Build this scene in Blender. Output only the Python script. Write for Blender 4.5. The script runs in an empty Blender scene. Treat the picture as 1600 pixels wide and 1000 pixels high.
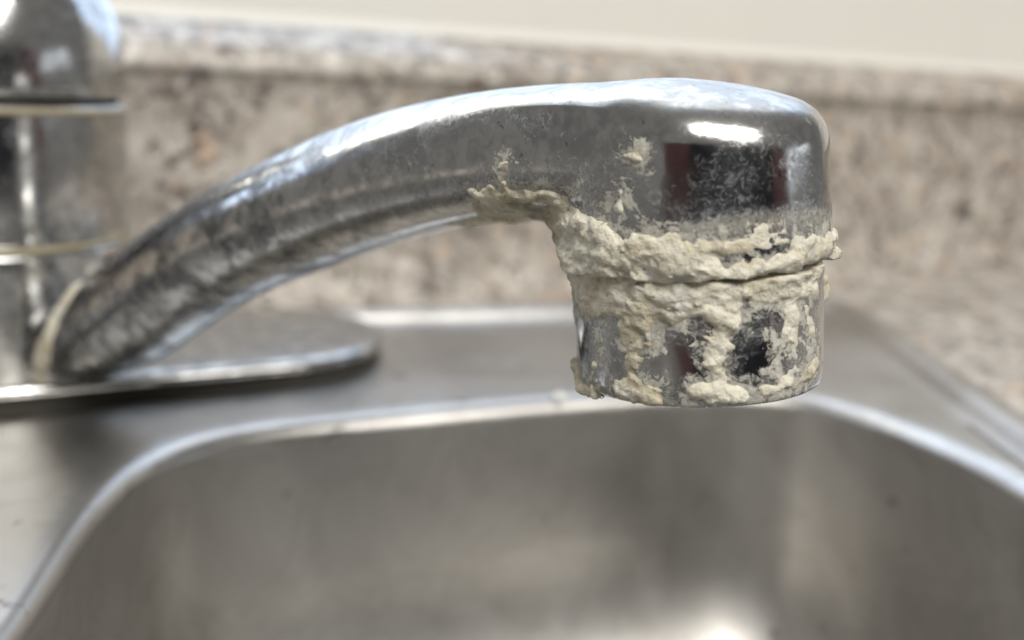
import bpy, bmesh, math
import numpy as np

SC = bpy.context.scene
COL = SC.collection
R = math.radians
MM = 0.001                       # everything below is laid out in millimetres; z = 0 is the sink deck

# ------------------------------------------------------------------ camera
CAM_H = 58.7
cam_d = bpy.data.cameras.new('camera')
cam = bpy.data.objects.new('camera', cam_d); COL.objects.link(cam)
cam_d.sensor_width = 36.0
cam_d.lens = 36.0 * 1500 / 1600
cam_d.clip_start = 0.005; cam_d.clip_end = 50
cam_d.shift_y = -(500 - 387.6) / 1600
cam.location = (0, 0, CAM_H * MM)
from mathutils import Matrix
cam.rotation_euler = (Matrix.Rotation(R(90 - 9), 3, 'X') @ Matrix.Rotation(math.atan(0.04), 3, 'Z')).to_euler()
cam_d.dof.use_dof = True
cam_d.dof.focus_distance = 0.0905
cam_d.dof.aperture_fstop = cam_d.lens / 2.3
SC.camera = cam

# ------------------------------------------------------------------ light of the room
W = bpy.data.worlds.new('World'); SC.world = W; W.use_nodes = True
bg = W.node_tree.nodes['Background']
bg.inputs['Color'].default_value = (1.0, 0.985, 0.95, 1); bg.inputs['Strength'].default_value = 0.195


def area(name, loc, target, sx, sy, radiance, col):
    l = bpy.data.lights.new(name, 'AREA'); l.shape = 'RECTANGLE'; l.size = sx; l.size_y = sy
    l.energy = radiance * math.pi * sx * sy; l.color = col
    o = bpy.data.objects.new(name, l); COL.objects.link(o)
    o.location = loc
    from mathutils import Vector
    o.rotation_euler = (Vector(target) - Vector(loc)).to_track_quat('-Z', 'Z').to_euler()
    return o


for zc, hh, rad_, cc in ((0.185, 0.134, 1.4, (0.40, 0.63, 1.0)), (0.325, 0.12, 2.8, (0.95, 0.98, 1.0)), (0.51, 0.22, 0.9, (0.72, 0.86, 1.0))):
    area('window_light', (0.03, 0.3215, zc), (0.476, -0.5735, zc), 0.72, hh, rad_, cc)
area('ceiling_light', (0.42, -0.85, 1.20), (0.03, 0.1, 0.0), 1.05, 0.70, 11.0, (1.0, 0.975, 0.93))
area('side_window_light', (1.3, -0.02, 0.25), (0, 0.1, 0.03), 0.16, 0.7, 1.1, (0.86, 0.92, 1.0))
SC.cycles.max_bounces = 6
SC.cycles.use_denoising = True
SC.cycles.use_adaptive_sampling = True
SC.cycles.adaptive_threshold = 0.025
SC.view_settings.view_transform = 'Standard'
SC.view_settings.look = 'None'
SC.view_settings.exposure = 0.06
SC.view_settings.gamma = 1.0

# ------------------------------------------------------------------ noise and distance fields
# --- SDF BEGIN
import numpy as np


def _hash(ix, iy, iz, seed):
    h = (ix * 374761393 + iy * 668265263 + iz * 2147483647 + seed * 974634777) & 0xFFFFFFFF
    h = ((h ^ (h >> 13)) * 1274126177) & 0xFFFFFFFF
    h = (h ^ (h >> 16)) & 0xFFFFFFFF
    return h


def perlin(p, seed=0):
    i = np.floor(p).astype(np.int64); f = (p - i)
    u = f * f * f * (f * (f * 6 - 15) + 10)
    out = 0
    for dx in (0, 1):
        wx = u[:, 0] if dx else 1 - u[:, 0]
        for dy in (0, 1):
            wy = u[:, 1] if dy else 1 - u[:, 1]
            for dz in (0, 1):
                wz = u[:, 2] if dz else 1 - u[:, 2]
                h = _hash(i[:, 0] + dx, i[:, 1] + dy, i[:, 2] + dz, seed)
                gx = ((h & 1023) / 511.5 - 1); gy = (((h >> 10) & 1023) / 511.5 - 1); gz = (((h >> 20) & 1023) / 511.5 - 1)
                out = out + wx * wy * wz * (gx * (f[:, 0] - dx) + gy * (f[:, 1] - dy) + gz * (f[:, 2] - dz))
    return out


def fbm(p, octv=4, seed=0, ridged=False):
    a = 1.0; s = 0; q = p.copy()
    for k in range(octv):
        n = perlin(q, seed + k)
        s = s + a * ((0.5 - 2 * np.abs(n)) if ridged else n)
        a *= 0.5; q = q * 2.03 + 17.1
    return s


def table(pts, sig):
    x = np.arange(-40, 220, 0.25)
    y = np.interp(x, [q[0] for q in pts], [q[1] for q in pts])
    k = np.exp(-0.5 * (np.arange(-80, 81) * 0.25 / sig) ** 2); k /= k.sum()
    return x, np.convolve(np.pad(y, 80, mode='edge'), k, 'valid')


BX, BY = -100.0, 183.0                       # axis of the faucet body
DX, DY = 0.8026, -0.5965                     # direction in which the spout points
SH = 147.5                                   # reach of the spout
TOP = table([(-40, -26), (0, 2), (20, 14.5), (42, 28.6), (51.5, 34), (63.6, 40.6), (71.5, 44.0), (78.8, 47.0), (85.7, 49.7), (92.1, 52.0),
             (103.8, 55.8), (114.3, 58.2), (123.7, 59.8), (132.2, 60.7), (140, 61.0), (147, 61.0), (160, 60.6), (220, 59)], 4.5)
BOT = table([(-40, -2), (0, 1.0), (17, 2.5), (28, 4.6), (40, 8.2), (52.6, 13.6), (68.1, 23.2), (78.8, 28.9), (85.8, 31.8), (92.3, 34.5),
             (104.3, 39.1), (114.9, 42.6), (121, 44.3), (130, 46.5), (140, 48.0), (220, 48)], 3.0)
WID = table([(-40, 6.5), (20, 7.2), (40, 8.4), (60, 9.0), (100, 10.6), (120, 12.2), (132, 12.9), (220, 13.0)], 6.0)
HC = np.array([18.4, 95.0, 43.2])            # centre of the mouth of the head
HA = np.array([-0.085, 0.045, 1.0]); HA /= np.linalg.norm(HA)


def smax(a, b, k):
    h = np.maximum(k - np.abs(a - b), 0) / k
    return np.maximum(a, b) + h * h * k * 0.25


def smin(a, b, k):
    return -smax(-a, -b, k)


def local(P):
    x = P[:, 0] - BX; y = P[:, 1] - BY
    return x * DX + y * DY, x * DY - y * DX, P[:, 2]


def headco(P):
    q = P - HC
    zq = q @ HA
    rr = np.sqrt(np.maximum(((q - zq[:, None] * HA) ** 2).sum(1), 1e-9))
    return rr, zq


def sd_spout(P):
    s, w, z = local(P)
    t = np.interp(s, *TOP); b = np.interp(s, *BOT); wd = np.interp(s, *WID)
    zc = (t + b) / 2; av = (t - b) / 2
    n = 2.0 + 1.7 * np.clip((s - 80) / 60, 0, 1) ** 1.5
    e = (np.abs(z - zc) / av) ** n + (np.abs(w) / wd) ** n
    sp = (e ** (1 / n) - 1) * np.minimum(av, wd) * 0.9
    sp = smax(sp, z - t + 0.011 * w * w, 1.5)
    sp = smax(sp, s - SH - 2, 6.0)
    sp = np.maximum(sp, 12 - s)
    rr, zq = headco(P)
    rad = 12.95 + 0.25 * np.clip((10 - zq) / 10, 0, 1)
    hx = P[:, 0] - 17.2; hy = P[:, 1] - 95.5
    dome = z - (61.0 - 0.0135 * (hx * hx + hy * hy) - 0.10 * np.maximum(-hy, 0) - 0.06 * np.maximum(143 - s, 0))
    hd = smax(rr - rad, dome, 3.0)
    hd = smax(hd, -zq, 1.2)
    kk = 1.2 + 2.8 * np.clip((48.5 - z) / 4, 0, 1)
    u = smin(sp, hd, kk)
    return smax(u, -zq * 1.0 - np.where(s > 125, 0, 1e3), 1.0)


def sd_aer(P):
    rr, zq = headco(P)
    rad = 12.3 + 0.012 * zq
    d = smax(rr - rad, -12.1 - zq, 1.6)
    return np.maximum(d, zq - 1.5)


def sd_body(P):
    r = np.hypot(P[:, 0] - BX, P[:, 1] - BY)
    return np.maximum(np.maximum(r - 24.0, P[:, 2] - 54), 2 - P[:, 2])
# --- SDF END


def surface(F, lo, hi, step):
    """naive surface nets on a regular grid, vertices pulled onto the zero level"""
    ax = [np.arange(lo[k], hi[k] + step, step) for k in range(3)]
    n = [len(a) for a in ax]
    G = np.empty(n, np.float32)
    Y, Z = np.meshgrid(ax[1], ax[2], indexing='ij')
    for i, x in enumerate(ax[0]):
        P = np.stack([np.full(Y.size, x), Y.ravel(), Z.ravel()], 1)
        G[i] = F(P).reshape(n[1], n[2])
    return nets(G, lo, step)


def nets(G, lo, step):
    n = G.shape
    S = G < 0
    c = S[:-1, :-1, :-1].astype(np.int8)
    for d in ((1, 0, 0), (0, 1, 0), (0, 0, 1), (1, 1, 0), (1, 0, 1), (0, 1, 1), (1, 1, 1)):
        c = c + S[d[0]:n[0] - 1 + d[0], d[1]:n[1] - 1 + d[1], d[2]:n[2] - 1 + d[2]]
    act = (c > 0) & (c < 8)
    I = np.argwhere(act)
    idx = np.full(act.shape, -1, np.int64); idx[act] = np.arange(len(I))
    pos = np.zeros((len(I), 3)); cnt = np.zeros(len(I))
    corners = [(a, b, d) for a in (0, 1) for b in (0, 1) for d in (0, 1)]
    for p in corners:
        for axi in range(3):
            if p[axi]:
                continue
            q = list(p); q[axi] = 1
            g0 = G[I[:, 0] + p[0], I[:, 1] + p[1], I[:, 2] + p[2]]
            g1 = G[I[:, 0] + q[0], I[:, 1] + q[1], I[:, 2] + q[2]]
            m = (g0 < 0) != (g1 < 0)
            t = np.where(m, g0 / np.where(m, g0 - g1, 1), 0)
            v = np.array(p, float)[None, :].repeat(len(I), 0); v[:, axi] = t
            pos += v * m[:, None]; cnt += m
    V = (I + pos / cnt[:, None]) * step + np.array(lo)
    faces = []
    for axi in range(3):
        b, d = (axi + 1) % 3, (axi + 2) % 3
        s0 = [slice(1, -1)] * 3; s0[axi] = slice(0, n[axi] - 1)
        s1 = list(s0); s1[axi] = slice(1, n[axi])
        A = S[tuple(s0)]; B = S[tuple(s1)]
        e = np.argwhere(A != B)
        if not len(e):
            continue
        flip = A[tuple(e.T)]
        base = e.copy(); base[:, b] += 1; base[:, d] += 1
        def cell(ob, od):
            k = base.copy(); k[:, b] -= ob; k[:, d] -= od
            return idx[tuple(k.T)]
        q = np.stack([cell(1, 1), cell(0, 1), cell(0, 0), cell(1, 0)], 1)
        q = np.where(flip[:, None], q, q[:, ::-1])
        faces.append(q)
    return V, np.concatenate(faces)


def pull(F, V, it=3, e=0.05, lim=0.4):
    for _ in range(it):
        f0 = F(V)
        g = np.stack([(F(V + np.eye(3)[k] * e) - F(V - np.eye(3)[k] * e)) / (2 * e) for k in range(3)], 1)
        st = f0[:, None] * g / np.maximum((g * g).sum(1), 0.05)[:, None]
        ln = np.linalg.norm(st, axis=1, keepdims=True)
        V = V - st * np.minimum(1, lim / np.maximum(ln, 1e-9))
    return V


# ------------------------------------------------------------------ scene helpers
def tag(o, label=None, cat=None, group=None, kind=None):
    if label: o['label'] = label
    if cat: o['category'] = cat
    if group: o['group'] = group
    if kind: o['kind'] = kind
    return o


def empty(name, loc):
    o = bpy.data.objects.new(name, None); COL.objects.link(o)
    o.empty_display_size = 0.01
    o.location = [c * MM for c in loc]
    return o


def mesh(name, V, Fc, mat, parent=None, smooth=True, attrs=None):
    """V in world millimetres; parts keep world place under their thing"""
    me = bpy.data.meshes.new(name)
    V = np.asarray(V, float) * MM
    off = np.zeros(3)
    q = parent
    while q is not None:
        off += np.array(q.location); q = q.parent
    me.from_pydata((V - off).tolist(), [], [list(map(int, f)) for f in Fc])
    me.validate(); me.update()
    if smooth:
        me.polygons.foreach_set('use_smooth', [True] * len(me.polygons))
    if attrs:
        for k, a in attrs.items():
            at = me.attributes.new(k, 'FLOAT', 'POINT'); at.data.foreach_set('value', np.asarray(a, np.float32))
    o = bpy.data.objects.new(name, me); COL.objects.link(o)
    o.data.materials.append(mat)
    o.parent = parent
    return o


def loft(loops, close_v=True, cap0=False, cap1=False):
    n = len(loops[0]); V = [tuple(p) for l in loops for p in l]; Fc = []
    for k in range(len(loops) - 1):
        for i in range(n if close_v else n - 1):
            j = (i + 1) % n
            Fc.append((k * n + i, k * n + j, (k + 1) * n + j, (k + 1) * n + i))
    if cap0: Fc.append(tuple(range(n - 1, -1, -1)))
    if cap1: Fc.append(tuple(range((len(loops) - 1) * n, len(loops) * n)))
    return V, Fc


def lathe(profile, cx, cy, n=96):
    loops = [[(cx + r * math.cos(2 * math.pi * i / n), cy + r * math.sin(2 * math.pi * i / n), z) for i in range(n)] for r, z in profile]
    return loft(loops)


def rounded(profile, rad, seg=6):
    """round the inner corners of an open (r, z) polyline"""
    out = [profile[0]]
    for k in range(1, len(profile) - 1):
        p0, p, p1 = map(np.array, (profile[k - 1], profile[k], profile[k + 1]))
        a = p0 - p; b = p1 - p; la = np.linalg.norm(a); lb = np.linalg.norm(b)
        rr = min(rad, la * .49, lb * .49); A = p + a / la * rr; B = p + b / lb * rr
        for t in np.linspace(0, 1, seg + 1):
            out.append(tuple((1 - t) ** 2 * A + 2 * t * (1 - t) * p + t * t * B))
    out.append(profile[-1])
    return out


# ------------------------------------------------------------------ materials
class NT:
    def __init__(s, name):
        s.m = bpy.data.materials.new(name); s.m.use_nodes = True
        s.t = s.m.node_tree; s.t.nodes.clear()
        s.out = s.n('ShaderNodeOutputMaterial')

    def n(s, typ, ins=None, **kw):
        nd = s.t.nodes.new(typ)
        for k, v in kw.items(): setattr(nd, k, v)
        for k, v in (ins or {}).items():
            if isinstance(v, bpy.types.NodeSocket): s.t.links.new(v, nd.inputs[k])
            else: nd.inputs[k].default_value = v
        return nd

    def coord(s, scale=(1, 1, 1), loc=(0, 0, 0)):
        tc = s.n('ShaderNodeTexCoord')
        return s.n('ShaderNodeMapping', {'Vector': tc.outputs['Object'], 'Scale': scale, 'Location': loc}).outputs[0]

    def noise(s, vec, scale, detail=4, rough=0.55, dist=0.0, typ=None):
        nd = s.n('ShaderNodeTexNoise', {'Vector': vec, 'Scale': scale, 'Detail': detail, 'Roughness': rough, 'Distortion': dist})
        return nd.outputs['Fac']

    def ramp(s, fac, stops, interp='LINEAR'):
        nd = s.n('ShaderNodeValToRGB', {'Fac': fac}); cr = nd.color_ramp; cr.interpolation = interp
        while len(cr.elements) < len(stops): cr.elements.new(0.5)
        for e, (p, c) in zip(cr.elements, stops):
            e.position = p; e.color = c if len(c) == 4 else (*c, 1)
        return nd.outputs['Color']

    def step(s, fac, a, b):
        return s.n('ShaderNodeMapRange', {'Value': fac, 'From Min': a, 'From Max': b}, interpolation_type='SMOOTHSTEP').outputs[0]

    def math(s, op, a, b=0.0, clamp=False):
        return s.n('ShaderNodeMath', {0: a, 1: b}, operation=op, use_clamp=clamp).outputs[0]

    def mix(s, fac, a, b):
        nd = s.n('ShaderNodeMix', data_type='RGBA')
        for k, v in ((0, fac), (6, a), (7, b)):
            if isinstance(v, bpy.types.NodeSocket): s.t.links.new(v, nd.inputs[k])
            else: nd.inputs[k].default_value = v if not isinstance(v, tuple) or len(v) == 4 else (*v, 1)
        return nd.outputs[2]

    def bsdf(s, **k):
        nd = s.n('ShaderNodeBsdfPrincipled')
        for a, v in k.items():
            a = a.replace('_', ' ')
            if isinstance(v, bpy.types.NodeSocket): s.t.links.new(v, nd.inputs[a])
            else: nd.inputs[a].default_value = v if not isinstance(v, tuple) or len(v) == 4 else (*v, 1)
        return nd.outputs[0]

    def bump(s, h, dist, strength=1.0):
        return s.n('ShaderNodeBump', {'Height': h, 'Distance': dist, 'Strength': strength}).outputs[0]

    def end(s, sh):
        s.t.links.new(sh, s.out.inputs['Surface']); return s.m


def chrome_mat(name, base_film, use_attr, tarnish=0.0):
    """worn chrome: polished metal, dulled in places, under a patchy dried mineral film"""
    k = NT(name)
    v = k.coord()
    n1 = k.noise(v, 170, 6, 0.62, 0.6)
    n2 = k.noise(v, 1100, 6, 0.7, 1.6)
    n3 = k.noise(v, 60, 3, 0.5)
    if use_attr:
        at = k.n('ShaderNodeAttribute', attribute_name='film').outputs['Fac']
        ta = k.n('ShaderNodeAttribute', attribute_name='tarnish').outputs['Fac']
    else:
        at = k.n('ShaderNodeValue').outputs[0]; at.default_value = 0.0
        ta = k.n('ShaderNodeValue').outputs[0]; ta.default_value = tarnish
    wisps = k.math('ADD', k.math('MULTIPLY', n1, 0.45), k.math('MULTIPLY', n2, 0.55))
    thr = k.math('SUBTRACT', wisps, k.math('SUBTRACT', 0.605 - base_film, k.math('MULTIPLY', at, 0.30)))
    film = k.math('MULTIPLY', k.step(thr, -0.04, 0.26), 0.75)
    # dried droplets: small rings with a pale edge
    vo = k.n('ShaderNodeTexVoronoi', {'Vector': k.coord(loc=(2, 5, 3)), 'Scale': 330.0, 'Randomness': 1.0})
    ring = k.math('MULTIPLY', k.step(vo.outputs['Distance'], 0.16, 0.24), k.step(vo.outputs['Distance'], 0.34, 0.25))
    pick = k.step(k.n('ShaderNodeSeparateColor', {'Color': vo.outputs['Color']}).outputs[0], 0.70, 0.74)
    ring = k.math('MULTIPLY', k.math('MULTIPLY', ring, pick), 0.30)
    spots = k.step(k.noise(k.coord(loc=(3, 1, 2)), 700, 2, 0.5), 0.66, 0.72)
    film = k.math('MAXIMUM', film, k.math('MULTIPLY', spots, 0.4), True)
    film = k.math('MAXIMUM', film, ring, True)
    mot = k.math('ADD', k.math('MULTIPLY', k.noise(k.coord(loc=(4, 4, 8)), 330, 6, 0.66, 0.8), 0.55), k.math('ADD', k.math('MULTIPLY', n1, 0.3), k.math('MULTIPLY', n3, 0.15)))
    tn = k.math('MULTIPLY', ta, k.step(mot, 0.41, 0.57))
    rough = k.math('ADD', 0.05, k.math('ADD', k.math('MULTIPLY', k.step(n3, 0.35, 0.75), 0.05), k.math('ADD', k.math('MULTIPLY', at, 0.10), k.math('MULTIPLY', tn, 0.20))))
    nz = k.n('ShaderNodeSeparateXYZ', {'Vector': k.n('ShaderNodeNewGeometry').outputs['Normal']}).outputs[2]
    dust = k.math('MULTIPLY', k.step(nz, 0.45, 0.95), k.math('ADD', 0.6, k.math('MULTIPLY', n2, 0.8)))
    rough = k.math('ADD', k.math('ADD', rough, 0.03), k.math('MULTIPLY', dust, 0.20))
    film = k.math('MAXIMUM', film, k.math('MULTIPLY', k.math('MULTIPLY', dust, k.step(n2, 0.45, 0.7)), 0.16), True)
    if use_attr:
        sc = k.n('ShaderNodeAttribute', attribute_name='scale').outputs['Fac']
        w2 = k.math('ADD', k.math('MULTIPLY', k.noise(k.coord(loc=(6, 1, 4)), 420, 6, 0.68, 1.0), 0.6), k.math('MULTIPLY', n2, 0.4))
        chalk = k.math('MULTIPLY', k.step(k.math('SUBTRACT', w2, k.math('SUBTRACT', 0.66, k.math('MULTIPLY', sc, 0.265))), 0.0, 0.07), k.step(sc, 0.02, 0.25))
        film = k.math('MAXIMUM', film, k.math('MULTIPLY', chalk, 0.92), True)
    bmp = k.bump(k.math('ADD', film, k.math('MULTIPLY', n2, 1.2)), 0.00025, 0.9)
    mc = k.mix(tn, (0.66, 0.655, 0.64), (0.15, 0.15, 0.15))
    pits = k.step(k.noise(k.coord(loc=(9, 9, 1)), 480, 3, 0.6, 0.4), 0.34, 0.29)
    mc = k.mix(k.math('MULTIPLY', pits, k.math('ADD', 0.25, k.math('MULTIPLY', ta, 0.6))), mc, (0.05, 0.048, 0.045))
    metal = k.bsdf(Base_Color=mc, Metallic=1.0, Roughness=rough, Normal=k.bump(k.math('ADD', film, k.math('MULTIPLY', n1, 0.4)), 0.00006, 0.3))
    fc = k.mix(k.step(n2, 0.35, 0.7), (0.14, 0.155, 0.18), (0.62, 0.63, 0.63))
    fc = k.mix(k.step(at, 0.55, 1.0), fc, k.mix(n2, (0.40, 0.39, 0.35), (0.72, 0.69, 0.60)))
    if use_attr:
        fc = k.mix(chalk, fc, k.mix(k.step(w2, 0.40, 0.66), (0.34, 0.33, 0.29), (0.84, 0.81, 0.70)))
    dull = k.bsdf(Base_Color=fc, Roughness=0.7, Normal=bmp)
    return k.end(k.n('ShaderNodeMixShader', {0: film, 1: metal, 2: dull}).outputs[0])


def crust_mat():
    k = NT('limescale')
    v = k.coord()
    a = k.noise(v, 130, 5, 0.6, 0.5); b = k.noise(v, 620, 6, 0.68, 1.0); c = k.noise(k.coord(loc=(5, 5, 5)), 230, 5, 0.62, 0.6)
    d = k.noise(k.coord(loc=(1, 9, 4)), 90, 3, 0.55)
    col = k.mix(k.step(a, 0.36, 0.62), (0.62, 0.55, 0.40), (0.86, 0.82, 0.68))
    col = k.mix(k.math('MULTIPLY', k.step(d, 0.52, 0.68), 0.6), col, (0.46, 0.42, 0.29))
    col = k.mix(k.math('MULTIPLY', k.step(c, 0.53, 0.70), 0.65), col, (0.42, 0.43, 0.43))
    col = k.mix(k.math('MULTIPLY', k.step(b, 0.53, 0.70), 0.75), col, (0.90, 0.89, 0.83))
    col = k.mix(k.math('MULTIPLY', k.step(b, 0.43, 0.30), 0.75), col, (0.27, 0.24, 0.17))
    bm = k.bump(k.math('ADD', k.math('MULTIPLY', b, 0.8), k.noise(v, 1900, 4, 0.6)), 0.00035, 0.8)
    return k.end(k.bsdf(Base_Color=col, Roughness=0.85, Normal=bm))


def steel_mat(name, scale, col, r0):
    k = NT(name)
    v = k.coord(scale)
    s = k.noise(v, 60, 4, 0.6); st = k.noise(k.coord(), 22, 5, 0.65, 0.8); sp = k.noise(k.coord(loc=(2, 7, 1)), 150, 3, 0.5)
    br = k.noise(k.coord((scale[0] * 8, scale[1] * 1, scale[2])), 90, 3, 0.6)
    mk = k.noise(k.coord(loc=(8, 3, 2)), 45, 4, 0.6, 1.2)
    edge = k.math('MULTIPLY', k.step(mk, 0.52, 0.56), k.step(mk, 0.61, 0.57))                 # dried water outlines
    rough = k.math('ADD', r0, k.math('ADD', k.math('MULTIPLY', st, 0.16), k.math('MULTIPLY', br, 0.10)))
    c = k.mix(k.step(st, 0.35, 0.7), tuple(x * 0.80 for x in col), col)
    c = k.mix(k.math('MULTIPLY', edge, 0.18), c, (0.30, 0.28, 0.25))
    c = k.mix(k.math('MULTIPLY', k.step(sp, 0.68, 0.76), 0.7), c, (0.16, 0.14, 0.12))
    return k.end(k.bsdf(Base_Color=c, Metallic=1.0, Roughness=rough, Normal=k.bump(s, 0.0002, 0.25)))


def laminate_mat():
    k = NT('speckled_laminate')
    v = k.coord()
    base = k.mix(k.step(k.noise(v, 90, 4, 0.6), 0.36, 0.64), (0.37, 0.33, 0.285), (0.56, 0.515, 0.455))
    d1 = k.step(k.noise(k.coord(loc=(1, 2, 3)), 140, 5, 0.65, 0.8), 0.53, 0.59)
    d2 = k.step(k.noise(k.coord(loc=(7, 2, 9)), 190, 4, 0.6, 0.5), 0.57, 0.62)
    pk = k.step(k.noise(k.coord(loc=(4, 8, 1)), 130, 4, 0.55, 0.4), 0.57, 0.65)
    wh = k.step(k.noise(k.coord(loc=(9, 1, 5)), 170, 4, 0.55, 0.4), 0.56, 0.64)
    c = k.mix(k.math('MULTIPLY', wh, 0.85), base, (0.74, 0.70, 0.63))
    c = k.mix(k.math('MULTIPLY', pk, 0.8), c, (0.58, 0.42, 0.30))
    c = k.mix(k.math('MULTIPLY', d1, 0.8), c, (0.20, 0.165, 0.14))
    c = k.mix(k.math('MULTIPLY', d2, 0.9), c, (0.085, 0.07, 0.06))
    return k.end(k.bsdf(Base_Color=c, Roughness=0.42))


def plain_mat(name, col, rough=0.6, nscale=30, amt=0.12, bump=0.0, metallic=0.0):
    k = NT(name)
    n = k.noise(k.coord(), nscale, 4)
    c = k.mix(n, tuple(x * (1 - amt) for x in col), tuple(min(1, x * (1 + amt)) for x in col))
    kw = dict(Base_Color=c, Roughness=rough, Metallic=metallic)
    if bump: kw['Normal'] = k.bump(n, bump)
    return k.end(k.bsdf(**kw))


M_CHROME = chrome_mat('spotted_chrome', 0.0, True)
M_CHROME2 = chrome_mat('hazy_chrome', 0.06, False, 0.5)
M_PLATE = chrome_mat('dull_chrome', 0.02, False, 0.6)
M_CRUST = crust_mat()
M_STEEL = steel_mat('brushed_steel', (1, 1, 1), (0.62, 0.60, 0.57), 0.24)
M_BOWL = steel_mat('brushed_steel_bowl', (1, 1, 0.2), (0.55, 0.53, 0.50), 0.30)
M_LAM = laminate_mat()
M_WALL = plain_mat('cream_wall_paint', (0.80, 0.78, 0.72), 0.7, 40, 0.03, 0.0004)
M_RED = plain_mat('stand_in_reddish_brown', (0.23, 0.105, 0.10), 0.5, 12, 0.25)
M_BLACK = plain_mat('stand_in_black', (0.016, 0.018, 0.026), 0.45, 12, 0.2)
M_RING = plain_mat('scaled_brass', (0.34, 0.30, 0.20), 0.5, 300, 0.3)
M_HOLE = plain_mat('dark_gap', (0.03, 0.027, 0.02), 0.8, 200, 0.2)

# ------------------------------------------------------------------ setting: wall, countertop with backsplash
YAW = R(26.5)
AX = np.array([math.cos(YAW), math.sin(YAW)]); NX = np.array([math.sin(YAW), -math.cos(YAW)])   # along the wall, into the room
W0 = np.array([0.0, 309.0])                                             # a point on the wall plane


def wp(a, b, z):
    """a along the wall, b out from the wall"""
    q = W0 + AX * a + NX * b
    return (q[0], q[1], z)


wall = mesh('wall', [wp(-300, 0, -60), wp(1500, 0, -60), wp(1500, 0, 330), wp(-300, 0, 330),
                     wp(-300, -15, -60), wp(1500, -15, -60), wp(1500, -15, 330), wp(-300, -15, 330)],
            [(0, 1, 2, 3), (7, 6, 5, 4), (3, 2, 6, 7), (1, 0, 4, 5)], M_WALL, smooth=False)
tag(wall, kind='structure')


def smooth_closed(pts, n, sig):
    P = np.array(pts + [pts[0]], float)
    L = np.concatenate([[0], np.cumsum(np.linalg.norm(np.diff(P, axis=0), axis=1))])
    t = np.linspace(0, L[-1], n, endpoint=False)
    Q = np.stack([np.interp(t, L, P[:, k]) for k in range(2)], 1)
    m = max(1, int(4 * sig)); k = np.exp(-0.5 * (np.arange(-m, m + 1) / sig) ** 2); k /= k.sum()
    Q = np.stack([np.convolve(np.concatenate([Q[-m:, j], Q[:, j], Q[:m, j]]), k, 'valid') for j in range(2)], 1)
    return Q


def offset(Q, d):
    t = np.roll(Q, -1, 0) - np.roll(Q, 1, 0); t /= np.linalg.norm(t, axis=1, keepdims=True)
    return Q + np.stack([t[:, 1], -t[:, 0]], 1) * d           # contour runs counter-clockwise: + is outward


NB = 360
BOWL = smooth_closed([(-49, 60), (-48, 0), (-40, -12), (75, 45), (89, 60), (91, 80), (86.5, 135), (82, 160), (74.5, 177), (62, 190), (47, 193.5), (35.4, 190.4),
                      (11.3, 182.3), (-17.6, 170.1), (-41, 160), (-51, 153), (-56.5, 142), (-56, 124), (-52, 100)][::1], NB, 3.0)
RIM = smooth_closed([(-165, 150), (-150, -85), (88, 33), (97.5, 46), (98.5, 190), (101, 250), (101, 276), (90, 292), (70, 286), (16.4, 259), (-26, 247.5), (-68, 236), (-150, 208), (-162, 195)], NB, 2.0)


def align(A, Bq):
    c = np.array([15.0, 90.0])
    def at(Q):
        an = np.unwrap(np.arctan2(Q[:, 1] - c[1], Q[:, 0] - c[0])); return an
    tgt = np.linspace(-math.pi, math.pi, NB, endpoint=False)
    out = []
    for Q in (A, Bq):
        an = np.arctan2(Q[:, 1] - c[1], Q[:, 0] - c[0]); o = np.argsort(an); an = an[o]; Q = Q[o]
        an = np.concatenate([an - 2 * math.pi, an, an + 2 * math.pi]); QQ = np.concatenate([Q, Q, Q])
        out.append(np.stack([np.interp(tgt, an, QQ[:, k]) for k in range(2)], 1))
    return out


BOWL, RIM = align(BOWL, RIM)


def lift(Q, z):
    return [(q[0], q[1], z) for q in Q]


# countertop: a slab with the sink's cut-out, its back edge running along the wall
counter = empty('countertop', (0, 0, -40))
tag(counter, 'speckled beige and brown laminate countertop around the sink', 'countertop')
cut = offset(RIM, -9)
cen = np.array([15.0, 90.0])
BK = 40.0                                                               # depth of the backsplash cove at the wall


def to_rect(q):
    d = q - cen; d = d / np.linalg.norm(d)
    best = 1e9
    A = np.array([d @ AX, d @ NX]); o = np.array([(cen - W0) @ AX, (cen - W0) @ NX])
    for ax_, lim in ((0, -335.0), (0, 1300.0), (1, BK), (1, 298.0)):
        if abs(A[ax_]) > 1e-6:
            t = (lim - o[ax_]) / A[ax_]
            if t > 0: best = min(best, t)
    return cen + d * best


outer = np.array([to_rect(q) for q in RIM])
Vc, Fc = loft([lift(outer, -38), lift(outer, -3.2), lift(cut * 0.4 + outer * 0.6, -3.2), lift(cut, -3.2), lift(cut, -38)])
mesh('counter_slab', Vc, Fc, M_LAM, counter, smooth=False)
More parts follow.
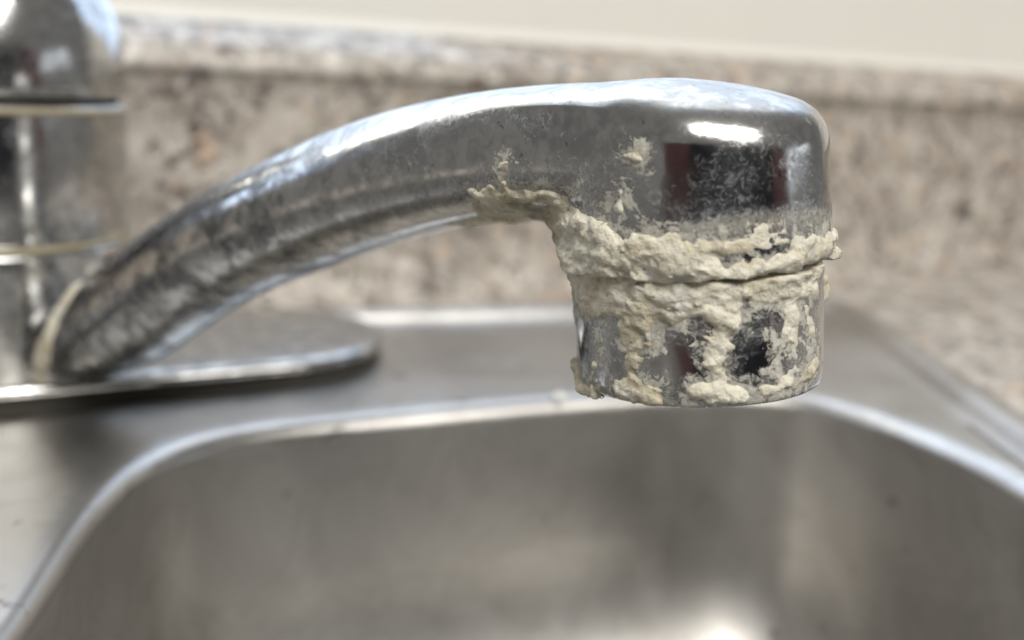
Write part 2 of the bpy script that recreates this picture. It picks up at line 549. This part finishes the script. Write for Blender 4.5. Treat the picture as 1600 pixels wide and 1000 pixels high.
# backsplash: cove, upright face, rounded nose and a top that slopes up to the wall
prof = [(BK, -3.2), (31, -2.6), (25, -0.2), (21, 4), (19.2, 10), (19, 18), (19, 55), (19, 62)]
for t in np.linspace(0, 1, 9):
    a = t * R(62); prof.append((19 - 9 * (1 - math.cos(a)), 62 + 9 * math.sin(a)))
x0, z0 = prof[-1]
prof += [(x0 - 5, z0 + 2.4), (0.3, z0 + (x0 - 0.3) * 0.48), (0.3, 20), (0.3, -38), (BK, -38)]
As = np.linspace(-300, 1300, 40)
Vb, Fb = loft([[wp(a, b, z) for b, z in prof] for a in As])
bs = mesh('backsplash', Vb, Fb, M_LAM, counter)
bs.data.polygons.foreach_set('use_smooth', [True] * len(bs.data.polygons))
caulk = [(3.0, z0 + (x0 - 3.0) * 0.48 + 0.1), (2.2, z0 + (x0 - 2.2) * 0.48 + 1.3), (0.4, z0 + x0 * 0.48 + 2.6)]
Vk, Fk = loft([[wp(a, b, z) for b, z in caulk] for a in As], close_v=False)
mesh('caulk_bead', Vk, Fk, M_WALL, counter)

# ------------------------------------------------------------------ sink
sink = empty('kitchen_sink', (0, 90, 0))
tag(sink, 'stainless steel sink with rounded bowl and raised outer rim below the faucet', 'sink')
loops = []
for d, z in ((1.0, -3.0), (1.3, -0.4), (0.7, 1.7), (-0.6, 2.9), (-2.4, 3.4), (-4.4, 3.45), (-5.8, 3.0), (-6.9, 2.0), (-7.5, 0.9), (-8.4, 0.15), (-10.5, 0.0)):
    loops.append(lift(offset(RIM, d), z))
A, Bq = offset(RIM, -10.5), offset(BOWL, 7.5)
for t in (0.25, 0.5, 0.75):
    loops.append(lift(A * (1 - t) + Bq * t, 0.0))
LIP = 3.6
loops.append(lift(offset(BOWL, 6.0), 0.0))
for a in np.linspace(0, 90, 10)[1:]:
    loops.append(lift(offset(BOWL, LIP - LIP * math.sin(R(a))), -LIP * (1 - math.cos(R(a)))))
V, Fc = loft(loops)
mesh('sink_deck', V, Fc, M_STEEL, sink)
loops = [lift(offset(BOWL, 0.0), -LIP)]
DEPTH, RB = 66.0, 36.0
for z in np.linspace(-LIP, -(DEPTH - RB), 8)[1:]:
    loops.append(lift(offset(BOWL, -(-z - LIP) * 0.10), z))
d0 = -(DEPTH - RB - LIP) * 0.10
for a in np.linspace(0, 90, 12)[1:]:
    loops.append(lift(offset(BOWL, d0 - RB * (1 - math.cos(R(a)))), -(DEPTH - RB) - RB * math.sin(R(a))))
last = np.array([(p[0], p[1]) for p in loops[-1]]); c = last.mean(0)
for t in (0.3, 0.6, 0.8):
    loops.append(lift(last * (1 - t) + c * t, -DEPTH - 2 * t))
V, Fc = loft(loops, cap1=True)
mesh('bowl', V, Fc, M_BOWL, sink)
Vd, Fd = lathe(rounded([(22, -DEPTH - 1.0), (20, -DEPTH - 0.2), (16, -DEPTH - 0.9), (14, -DEPTH - 4), (0.5, -DEPTH - 4.2)], 1.0), c[0], c[1], 48)
mesh('drain', Vd, Fd, M_STEEL, sink)

# ------------------------------------------------------------------ faucet
faucet = empty('kitchen_faucet', (BX, BY, 0))
tag(faucet, 'chrome kitchen faucet with curved spout and chalky limescale around its mouth', 'faucet')


# escutcheon: a stadium-shaped plate lying along the wall direction
def stadium(L, r, d, n=96):
    pts = []
    for i in range(n):
        a = 2 * math.pi * i / n
        x, y = math.cos(a), math.sin(a)
        sx = L if x >= 0 else -L
        q = np.array([BX, BY]) + AX * (sx + (r + d) * x) - NX * ((r + d) * y)
        pts.append(q)
    return np.array(pts)


PL = []
for d, z in ((-2.5, 3.0), (-0.2, 2.8), (0.2, 3.2), (0.1, 4.0), (-0.6, 4.8), (-1.8, 5.25), (-3.0, 5.35), (-14, 5.5)):
    PL.append(lift(stadium(52, 25.5, d), z))
V, Fc = loft(PL, cap1=True)
mesh('deck_plate', V, Fc, M_PLATE, faucet)
V, Fc = loft([lift(stadium(52, 25.5, -0.6), 0.02), lift(stadium(52, 25.5, -1.2), 3.2)])
mesh('gasket_shade_strip', V, Fc, M_HOLE, faucet)  # gasket made tall and near black to paint in the shadow under the plate

prof = rounded([(24.6, 4.2), (24.6, 27.4), (23.9, 28.1), (23.9, 28.9), (24.3, 29.5), (24.2, 53.0), (23.4, 53.9), (22.6, 54.1)], 0.5, 4)
V, Fc = lathe(prof, BX, BY, 128)
mesh('body', V, Fc, M_CHROME2, faucet)
for zr, hr in ((52.7, 0.75), (28.5, 0.6)):
    V, Fc = lathe([(24.0, zr - hr), (24.45, zr - hr * 0.7), (24.6, zr), (24.45, zr + hr * 0.7), (23.6, zr + hr)], BX, BY, 96)
    mesh('seam_ring', V, Fc, M_RING, faucet)
V, Fc = lathe([(22.8, 53.6), (22.7, 55.6)], BX, BY, 96)
mesh('seam_gasket', V, Fc, M_HOLE, faucet)
prof = [(22.4, 55.2), (23.6, 55.3), (24.1, 55.9), (24.2, 57)]
for t in np.linspace(0, 1, 16)[1:]:
    a = t * R(86); prof.append((24.2 * math.cos(a) ** 0.75, 59 + 27 * math.sin(a)))
V, Fc = lathe(prof, BX, BY, 128)
n0 = len(V) - 128; Fc.append(tuple(range(n0, n0 + 128)))
mesh('handle_cap', V, Fc, M_CHROME2, faucet)
# lever: a flattened bar rising from the cap, away from the room
lv = []
for t in np.linspace(0, 1, 12):
    c0 = np.array([BX, BY]) - NX * (2 + 34 * t) * 1.0 - AX * (10 * t)
    zz = 80 + 40 * t ** 0.8; hw = 9 - 2.0 * t; hh = 5.0 - 2.0 * t
    lv.append([(c0[0] + AX[0] * hw * math.cos(a), c0[1] + AX[1] * hw * math.cos(a), zz + hh * math.sin(a)) for a in np.linspace(0, 2 * math.pi, 20, endpoint=False)])
V, Fc = loft(lv, cap0=True, cap1=True)
mesh('lever', V, Fc, M_CHROME2, faucet)

# spout: one cast piece, arm and head
D2 = np.array([[DX, DY], [DY, -DX]])                # rows: s axis, w axis in world xy


def to_world(Q):
    o = np.array(Q); o[:, :2] = Q[:, :2] @ D2 + np.array([BX, BY]); return o


def Fl(Q):
    return sd_spout(to_world(Q))


V, Fc = surface(Fl, (10, -16, -3), (165, 16, 64), 0.6)
V = pull(Fl, V)
V = to_world(V)
Fc = Fc[:, ::-1]                                     # the local frame is mirrored


# --- FILM strokes (points on the metal: x, y, z, radius, strength)
# bake begin
FILM = [
    ([(7.1, 86.9, 54.4), (10.9, 84.3, 53.0), (11.7, 83.9, 49.2), (25.1, 84.9, 53.6), (27.7, 86.6, 49.5)], 3.0, 0.22),
    ([(16.1, 83.2, 56.6), (25.1, 85.9, 56.9)], 1.5, 0.25),
    ([(14.4, 82.6, 47.1), (17.1, 82.2, 47.6), (19.2, 82.2, 48.3), (25.4, 84.5, 48.8), (30.0, 90.0, 48.3)], 2.0, 1.0),
    ([(16.4, 82.4, 49.5), (17.9, 82.4, 51.8), (18.9, 82.6, 54.0), (21.8, 83.3, 54.7)], 3.5, 0.46),
    ([(20.9, 82.6, 49.1), (17.6, 82.2, 48.5)], 2.2, 0.5),
    ([(-2.8, 95.3, 50.4), (-0.3, 93.1, 51.3), (2.7, 90.8, 51.6), (5.7, 88.6, 51.3), (7.4, 87.2, 49.8)], 3.0, 0.6),
    ([(-9.9, 101.3, 55.0), (-3.0, 95.4, 56.1), (2.5, 90.9, 56.4)], 1.5, 0.5),
    ([(-12.9, 105.3, 45.6), (-6.9, 99.6, 47.9), (-2.8, 96.0, 49.1)], 2.5, 0.5),
    ([(8.8, 85.6, 52.9), (9.1, 85.7, 48.8)], 2.0, 0.55),
    ([(8.2, 88.9, 36.8), (8.4, 89.0, 33.0)], 2.5, 0.6),
    ([(15.0, 83.2, 39.7), (19.1, 82.5, 36.5), (22.9, 83.4, 40.5)], 2.2, 0.7),
    ([(19.0, 82.6, 37.6), (19.2, 82.4, 34.2)], 1.5, 0.95),
    ([(25.6, 84.8, 40.9), (26.1, 84.6, 34.4)], 2.0, 0.85),
    ([(7.0, 93.4, 30.3), (17.1, 82.6, 32.9), (28.5, 86.7, 33.9)], 1.5, 0.9),
    ([(-46.1, 131.1, 35.0), (-36.7, 123.5, 40.0), (-27.4, 115.9, 44.6), (-17.5, 107.5, 48.1), (-11.2, 102.0, 50.2)], 6, 0.36),
    ([(-51.0, 136.7, 27.2), (-39.1, 128.5, 33.0), (-28.0, 118.6, 39.4), (-17.9, 110.2, 43.3)], 5, 0.36),
    ([(-69.3, 149.8, 18.4), (-56.9, 139.8, 27.3)], 7, 0.3),
]
STROKES_SPOUT = [
    ([(-3.3, 97.3, 48.1), (-0.8, 95.0, 48.9), (1.7, 93.0, 49.3), (3.5, 91.7, 49.4), (5.0, 91.2, 48.8)], 0.9, 0.45),
    ([(-1.8, 98.5, 47.1), (0.8, 97.2, 47.4), (3.2, 99.2, 46.6), (4.8, 96.1, 45.8)], 2.2, 0.65),
    ([(-2.4, 104.5, 45.4), (1.0, 111.2, 44.4)], 1.2, 0.4),
    ([(4.9, 93.1, 46.9), (6.2, 89.5, 46.9), (7.8, 87.0, 46.5), (9.2, 85.6, 45.8)], 1.3, 0.9),
    ([(6.4, 89.5, 44.3), (8.2, 86.6, 44.9), (10.6, 84.5, 45.1), (13.5, 82.9, 45.1), (16.1, 82.2, 45.4)], 1.7, 0.7),
    ([(10.5, 84.5, 45.7), (11.8, 83.7, 46.4), (13.7, 82.9, 46.4), (16.1, 82.2, 45.9), (18.2, 82.0, 46.4)], 0.9, 0.5),
    ([(5.5, 92.1, 43.9), (6.5, 90.4, 42.6)], 2.4, 0.9),
    ([(7.0, 89.1, 42.6), (9.4, 86.3, 43.0), (12.1, 84.4, 43.4), (14.8, 83.3, 43.7), (17.3, 82.1, 44.3)], 1.2, 0.8),
    ([(17.3, 82.1, 44.3), (20.1, 82.3, 44.4), (23.0, 82.9, 44.9), (26.3, 84.7, 45.4), (29.0, 87.6, 46.0)], 0.75, 0.65),
    ([(25.2, 84.0, 46.6), (27.4, 85.8, 46.7), (30.6, 90.9, 46.5)], 0.9, 0.5),
    ([(19.3, 82.1, 46.6), (21.0, 82.4, 47.4), (23.8, 83.4, 47.7)], 0.9, 0.18),
    ([(10.6, 84.5, 53.5)], 0.75, 0.55),
    ([(10.1, 84.8, 53.8)], 0.5, 0.3),
    ([(9.4, 85.3, 49.4)], 0.65, 0.4),
    ([(9.1, 85.5, 50.3)], 0.4, 0.25),
    ([(-1.1, 93.6, 52.0), (-1.2, 93.9, 50.7), (-0.7, 94.0, 50.0)], 0.55, 0.22),
    ([(-4.1, 97.0, 48.9)], 0.5, 0.3),
    ([(6.0, 88.7, 50.2), (7.2, 87.7, 49.0)], 0.35, 0.2),
    ([(31.2, 92.8, 44.4), (31.2, 97.3, 44.4), (29.6, 101.6, 44.4), (26.7, 105.1, 44.4), (22.8, 107.4, 44.4), (18.3, 108.2, 44.4), (13.8, 107.4, 44.4), (9.9, 105.1, 44.4), (7.0, 101.6, 44.4), (5.4, 97.3, 44.4), (5.4, 92.8, 44.4)], 1.6, 0.8),
    ([(13.6, 107.5, 46.7), (9.7, 105.2, 46.7), (6.8, 101.7, 46.7), (5.2, 97.4, 46.7), (5.2, 92.9, 46.7)], 2.2, 0.8),
    ([(0.3, 113.4, 44.5), (6.1, 107.9, 45.5), (7.9, 102.8, 44.0)], 3.0, 0.9),
    ([(-3.9, 107.8, 44.5), (1.4, 101.4, 45.5)], 3, 0.6),
]
STROKES_AER = [
    ([(6.7, 91.9, 40.2), (9.1, 87.2, 40.6), (11.2, 85.2, 40.3)], 2.0, 0.42),
    ([(11.0, 85.4, 39.0), (11.4, 85.1, 36.7)], 1.2, 0.38),
    ([(18.6, 82.6, 38.8), (18.5, 82.5, 36.5)], 1.1, 0.3),
    ([(25.5, 84.8, 41.5), (25.6, 84.6, 38.6)], 1.2, 0.32),
    ([(6.4, 93.0, 40.9), (9.0, 87.2, 41.8), (11.7, 84.8, 42.0)], 1.3, 0.45),
    ([(11.7, 84.8, 41.6), (14.9, 83.3, 41.8), (18.1, 82.7, 42.7), (20.9, 83.0, 43.1)], 1.4, 0.85),
    ([(20.9, 83.0, 43.0), (24.0, 84.1, 43.6), (28.2, 87.6, 44.1)], 1.2, 0.75),
    ([(11.8, 84.8, 40.3), (14.4, 83.4, 40.5), (17.1, 82.8, 41.1), (19.9, 82.8, 41.6)], 1.1, 0.7),
    ([(18.2, 82.7, 40.6), (19.4, 82.7, 40.0)], 1.2, 0.85),
    ([(18.7, 82.6, 40.0), (18.9, 82.6, 39.3)], 0.9, 0.5),
    ([(21.6, 83.1, 42.2), (24.8, 84.4, 42.2), (28.0, 87.2, 42.3)], 0.9, 0.45),
    ([(6.8, 92.1, 39.2), (8.9, 87.6, 39.5), (10.8, 85.6, 39.2)], 1.3, 0.25),
    ([(10.5, 85.8, 39.5), (12.4, 84.4, 39.0)], 1.0, 0.5),
    ([(11.3, 85.1, 38.3), (11.2, 85.3, 36.3), (11.6, 85.1, 34.6), (11.8, 85.0, 32.8)], 0.7, 0.3),
    ([(12.8, 84.2, 38.7), (12.8, 84.2, 37.6)], 0.5, 0.4),
    ([(19.0, 82.6, 37.9), (18.5, 82.5, 36.5), (19.1, 82.5, 34.8)], 0.9, 0.18),
    ([(25.2, 84.6, 41.2), (25.1, 84.4, 39.2), (25.9, 84.7, 36.8), (26.5, 84.9, 34.6)], 0.7, 0.25),
    ([(23.8, 83.7, 38.7), (24.7, 83.9, 36.4)], 0.4, 0.2),
    ([(27.3, 86.2, 40.7), (28.2, 86.8, 38.1)], 0.7, 0.2),
    ([(7.0, 95.1, 31.7), (7.3, 93.0, 30.5), (8.6, 89.8, 30.5)], 0.8, 0.85),
    ([(10.5, 86.2, 32.2), (12.2, 84.7, 32.1), (13.9, 83.8, 32.2)], 0.8, 0.5),
    ([(16.8, 82.7, 32.9), (18.7, 82.4, 33.5), (20.7, 82.5, 33.3)], 0.9, 0.5),
    ([(22.8, 83.0, 33.7), (25.4, 84.1, 34.1), (27.2, 85.4, 34.3), (28.8, 87.2, 35.2)], 0.65, 0.42),
    ([(8.4, 88.7, 36.2)], 0.5, 0.2),
    ([(8.9, 88.0, 34.9), (8.3, 89.2, 33.4)], 0.5, 0.22),
    ([(30.6, 92.8, 41.7), (30.6, 97.1, 41.7), (29.2, 101.1, 41.7), (26.4, 104.4, 41.7), (22.7, 106.5, 41.7), (18.5, 107.2, 41.7), (14.3, 106.5, 41.7), (10.6, 104.4, 41.7), (7.9, 101.1, 41.7), (6.4, 97.1, 41.7), (6.4, 92.8, 41.7)], 1.8, 0.7),
    ([(31.0, 94.8, 38.2), (30.3, 98.9, 38.2), (28.2, 102.6, 38.2), (24.9, 105.3, 38.2), (20.9, 106.8, 38.2), (16.7, 106.8, 38.2), (12.7, 105.3, 38.2), (9.5, 102.6, 38.2), (7.4, 98.9, 38.2), (6.6, 94.8, 38.2)], 2.2, 0.3),
    ([(31.3, 94.5, 31.8), (30.6, 98.6, 31.8), (28.5, 102.1, 31.8), (25.3, 104.8, 31.8), (21.4, 106.2, 31.8), (17.3, 106.2, 31.8), (13.4, 104.8, 31.8), (10.3, 102.1, 31.8), (8.2, 98.6, 31.8), (7.5, 94.5, 31.8)], 1.0, 0.5),
]
STROKES_JOINT = [
    ([(-80.5, 159.6, 9.8), (-77.6, 156.4, 14.7), (-75.1, 155.1, 19.5), (-72.0, 154.9, 24.0), (-77.5, 174.7, 23.4), (-63.1, 149.3, 31.0)], 1.9, 0.8),
    ([(-82.7, 163.4, 6.3), (-82.2, 167.0, 4.0)], 1.8, 0.9),
    ([(-60.8, 146.2, 32.0), (-57.6, 143.1, 34.0)], 2.0, 0.8),
]
# bake end


def field(P, strokes):
    """largest of the strokes' falloffs and the height of the winning stroke; each stroke is a polyline with radius and height"""
    out = np.full(len(P), -1.5); win = np.zeros(len(P))
    for pts, rad, hgt in strokes:
        pts = np.array(pts, float)
        box = ((P > pts.min(0) - rad * 2.2) & (P < pts.max(0) + rad * 2.2)).all(1)
        ii = np.flatnonzero(box)
        if not len(ii): continue
        Q = P[ii]
        best = np.linalg.norm(Q - pts[0], axis=1)
        for a, b in zip(pts[:-1], pts[1:]):
            ab = b - a; t = np.clip(((Q - a) @ ab) / max(ab @ ab, 1e-6), 0, 1)
            best = np.minimum(best, np.linalg.norm(Q - a - t[:, None] * ab, axis=1))
        q = best / rad
        v = np.where(q < 1, hgt * (1 - q ** 3), -(q - 1) * 1.1 * max(hgt, 0.3)).clip(-1.5)
        m = v > out[ii]
        out[ii[m]] = v[m]; win[ii[m]] = hgt
    return out, win


def film_attr(V):
    f = np.zeros(len(V))
    for pts, rad, st in FILM:
        f = np.maximum(f, field(V, [(pts, rad, 1.0)])[0].clip(0) * st)
    for S in (STROKES_SPOUT, STROKES_AER):
        for pts, rad, hgt in S:
            f = np.maximum(f, field(V, [(pts, rad + 1.2, 1.0)])[0].clip(0) * 0.75)
    return f


def scale_attr(V):
    f = np.zeros(len(V))
    for S in (STROKES_SPOUT, STROKES_AER):
        for pts, rad, hgt in S:
            f = np.maximum(f, (field(V, [(pts, rad + 1.9, 1.0)])[0].clip(0)) * min(1.0, 0.55 + hgt))
    return f


spout = mesh('spout', V, Fc, M_CHROME, faucet, attrs={'film': film_attr(V), 'scale': scale_attr(V), 'tarnish': np.clip((132 - local(V)[0]) / 40, 0.45, 1.0)})


# aerator: sleeve screwed into the mouth of the head, open below
def head_lathe(profile, n=160):
    e1 = np.cross(HA, [0, 1, 0]); e1 /= np.linalg.norm(e1); e2 = np.cross(HA, e1)
    loops = []
    for r, z in profile:
        loops.append([tuple(HC + HA * z + e1 * r * math.cos(2 * math.pi * i / n) + e2 * r * math.sin(2 * math.pi * i / n)) for i in range(n)])
    return loft(loops)


pz = [(11.0, 1.2), (11.9, 0.6), (12.2, -0.4)]
pz += [(12.3 + 0.012 * z, z) for z in np.linspace(-0.8, -10.6, 40)]
pz += rounded([(12.15, -10.9), (12.0, -11.8), (10.9, -12.1), (9.6, -12.0), (9.4, -9.0), (0.3, -8.8)], 0.6, 4)
V, Fc = head_lathe(pz)
V = np.array(V)
aer = mesh('aerator', V, Fc, M_CHROME, faucet, attrs={'film': film_attr(V), 'scale': scale_attr(V), 'tarnish': np.full(len(V), 0.15)})


# limescale: lumpy deposit grown outwards from the metal
def crust(name, base, strokes, lo, hi, step, parent, seed, rough=1.0, zcut=None):
    if not strokes: return
    ax = [np.arange(lo[k], hi[k] + step, step) for k in range(3)]
    n = [len(a) for a in ax]
    Y, Z = np.meshgrid(ax[1], ax[2], indexing='ij')
    G = np.full(n, 5.0, np.float32)
    pts = []; ids = []
    for i, x in enumerate(ax[0]):
        P = np.stack([np.full(Y.size, x), Y.ravel(), Z.ravel()], 1)
        d = base(P)
        G[i] = d.reshape(n[1], n[2])
        m = (d > -0.6) & (d < 2.9)
        if m.any():
            pts.append(np.concatenate([P[m], d[m][:, None]], 1)); ids.append(np.flatnonzero(m) + i * n[1] * n[2])
    pts = np.concatenate(pts); ids = np.concatenate(ids)
    P = pts[:, :3]; d = pts[:, 3]
    pw = np.stack([fbm(P * 0.6, 3, seed + 60 + j) for j in range(3)], 1)
    T, win = field(P + pw * 1.0, strokes)
    k = T > -0.75
    T[k] = T[k] - 0.2; amp = (0.30 + 0.70 * win[k]).clip(0, 0.95)
    Q = P[k]
    wv = np.stack([perlin(Q * 0.35, seed + 40 + j) for j in range(3)], 1)
    Qs = (Q + wv * 1.6)
    st = Qs * np.array([0.30, 0.30, 0.70])
    big = fbm(st, 3, seed)
    rid = fbm(Qs * np.array([0.34, 0.34, 0.95]) + 9, 4, seed + 11, True)
    fine = fbm(Qs * np.array([1.3, 1.3, 2.2]), 3, seed + 23, True)
    pit = np.clip(np.abs(perlin(Q * 0.8, seed + 31)) * 6, 0, 1) - 1          # thin crevices
    big = np.sign(big) * np.abs(big) ** 0.8
    TT = T.copy()
    TT[k] = T[k] + rough * amp * (0.50 * big + 0.44 * rid + 0.17 * fine + 0.14 * pit)
    val = d - np.minimum(TT, 2.4)
    if zcut is not None:
        val = np.maximum(val, zcut(P))
    g = G.ravel(); g[:] = np.where(g < 0, -5, 5); g[ids] = val
    V, Fc = nets(g.reshape(n), lo, step)
    dm = base(V)
    keep = (dm[Fc] > -0.3).any(1) & (dm[Fc] < 3.1).all(1)
    Fc = Fc[keep]
    used = np.unique(Fc); mp = np.full(len(V), -1); mp[used] = np.arange(len(used))
    return mesh(name, V[used], mp[Fc], M_CRUST, parent)


def wavy_seam(P):
    rr, zq = headco(P)
    an = np.arctan2(P[:, 0] - HC[0], -(P[:, 1] - HC[1]))
    return zq + 0.25 * np.sin(an * 3 + 1) + 0.12 * np.sin(an * 11)


crust('limescale_crust', sd_spout, STROKES_SPOUT, (-8, 76, 40), (36, 112, 58), 0.24, spout, 3, zcut=lambda P: -(wavy_seam(P) + 0.35))
crust('limescale_crust', sd_aer, STROKES_AER, (2, 78, 27), (37, 112, 46), 0.22, aer, 77, zcut=lambda P: wavy_seam(P) + 0.15)
crust('limescale_ring', lambda P: smin(sd_spout(P), sd_body(P), 1.5), STROKES_JOINT, (-130, 152, 1), (-55, 215, 58), 0.7, faucet, 5, 0.8)

# ------------------------------------------------------------------ white bead on the lip of the bowl, a water drop's glint put into colour
rng = np.random.default_rng(4)
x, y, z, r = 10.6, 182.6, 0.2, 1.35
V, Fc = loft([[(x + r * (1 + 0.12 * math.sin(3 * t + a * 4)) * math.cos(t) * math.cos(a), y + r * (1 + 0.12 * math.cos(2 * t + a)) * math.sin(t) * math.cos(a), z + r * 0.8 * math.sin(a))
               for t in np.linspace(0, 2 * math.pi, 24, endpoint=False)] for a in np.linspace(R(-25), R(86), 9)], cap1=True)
tag(mesh('glint_bead', V, Fc, plain_mat('glint_white', (0.88, 0.87, 0.84), 0.5, 900, 0.08)), 'small white bead painted as the glint of a water drop on the back lip of the sink bowl', 'speck')

# ------------------------------------------------------------------ made-up boards behind the viewer, in place of the dark figure the chrome mirrors
sb = empty('figure_stand_in', (280, -560, -900))
tag(sb, 'made-up reddish brown and black boards standing in for a dark figure mirrored in the chrome', 'figure_stand_in')
ang = R(20)
sa = np.array([math.cos(ang), math.sin(ang)]); sn = np.array([-math.sin(ang), math.cos(ang)])
SC0 = np.array([18.4, 95.0]) + np.array([math.sin(R(20)), -math.cos(R(20))]) * 700


def board(name, a0, a1, b0, b1, z0, z1, mat):
    V = []
    for z in (z0, z1):
        for a, b in ((a0, b0), (a1, b0), (a1, b1), (a0, b1)):
            q = SC0 + sa * a + sn * b; V.append((q[0], q[1], z))
    Fc = [(3, 2, 1, 0), (4, 5, 6, 7), (0, 1, 5, 4), (1, 2, 6, 5), (2, 3, 7, 6), (3, 0, 4, 7)]
    o = mesh(name, V, Fc, mat, sb, smooth=False)
    bv = o.modifiers.new('bevel', 'BEVEL'); bv.width = 0.003; bv.segments = 2
    return o


board('stand_in_core', -900, 900, -450, -3, -900, 285, M_RED)
board('stand_in_side', -897, -445, -2, 18, -880, 280, M_RED)
board('stand_in_side', 535, 897, -2, 18, -880, 280, M_RED)
board('stand_in_middle', -440, 530, -2, 18, -880, 280, M_BLACK)
board('stand_in_top', -915, 915, -460, 26, 286, 310, M_RED)
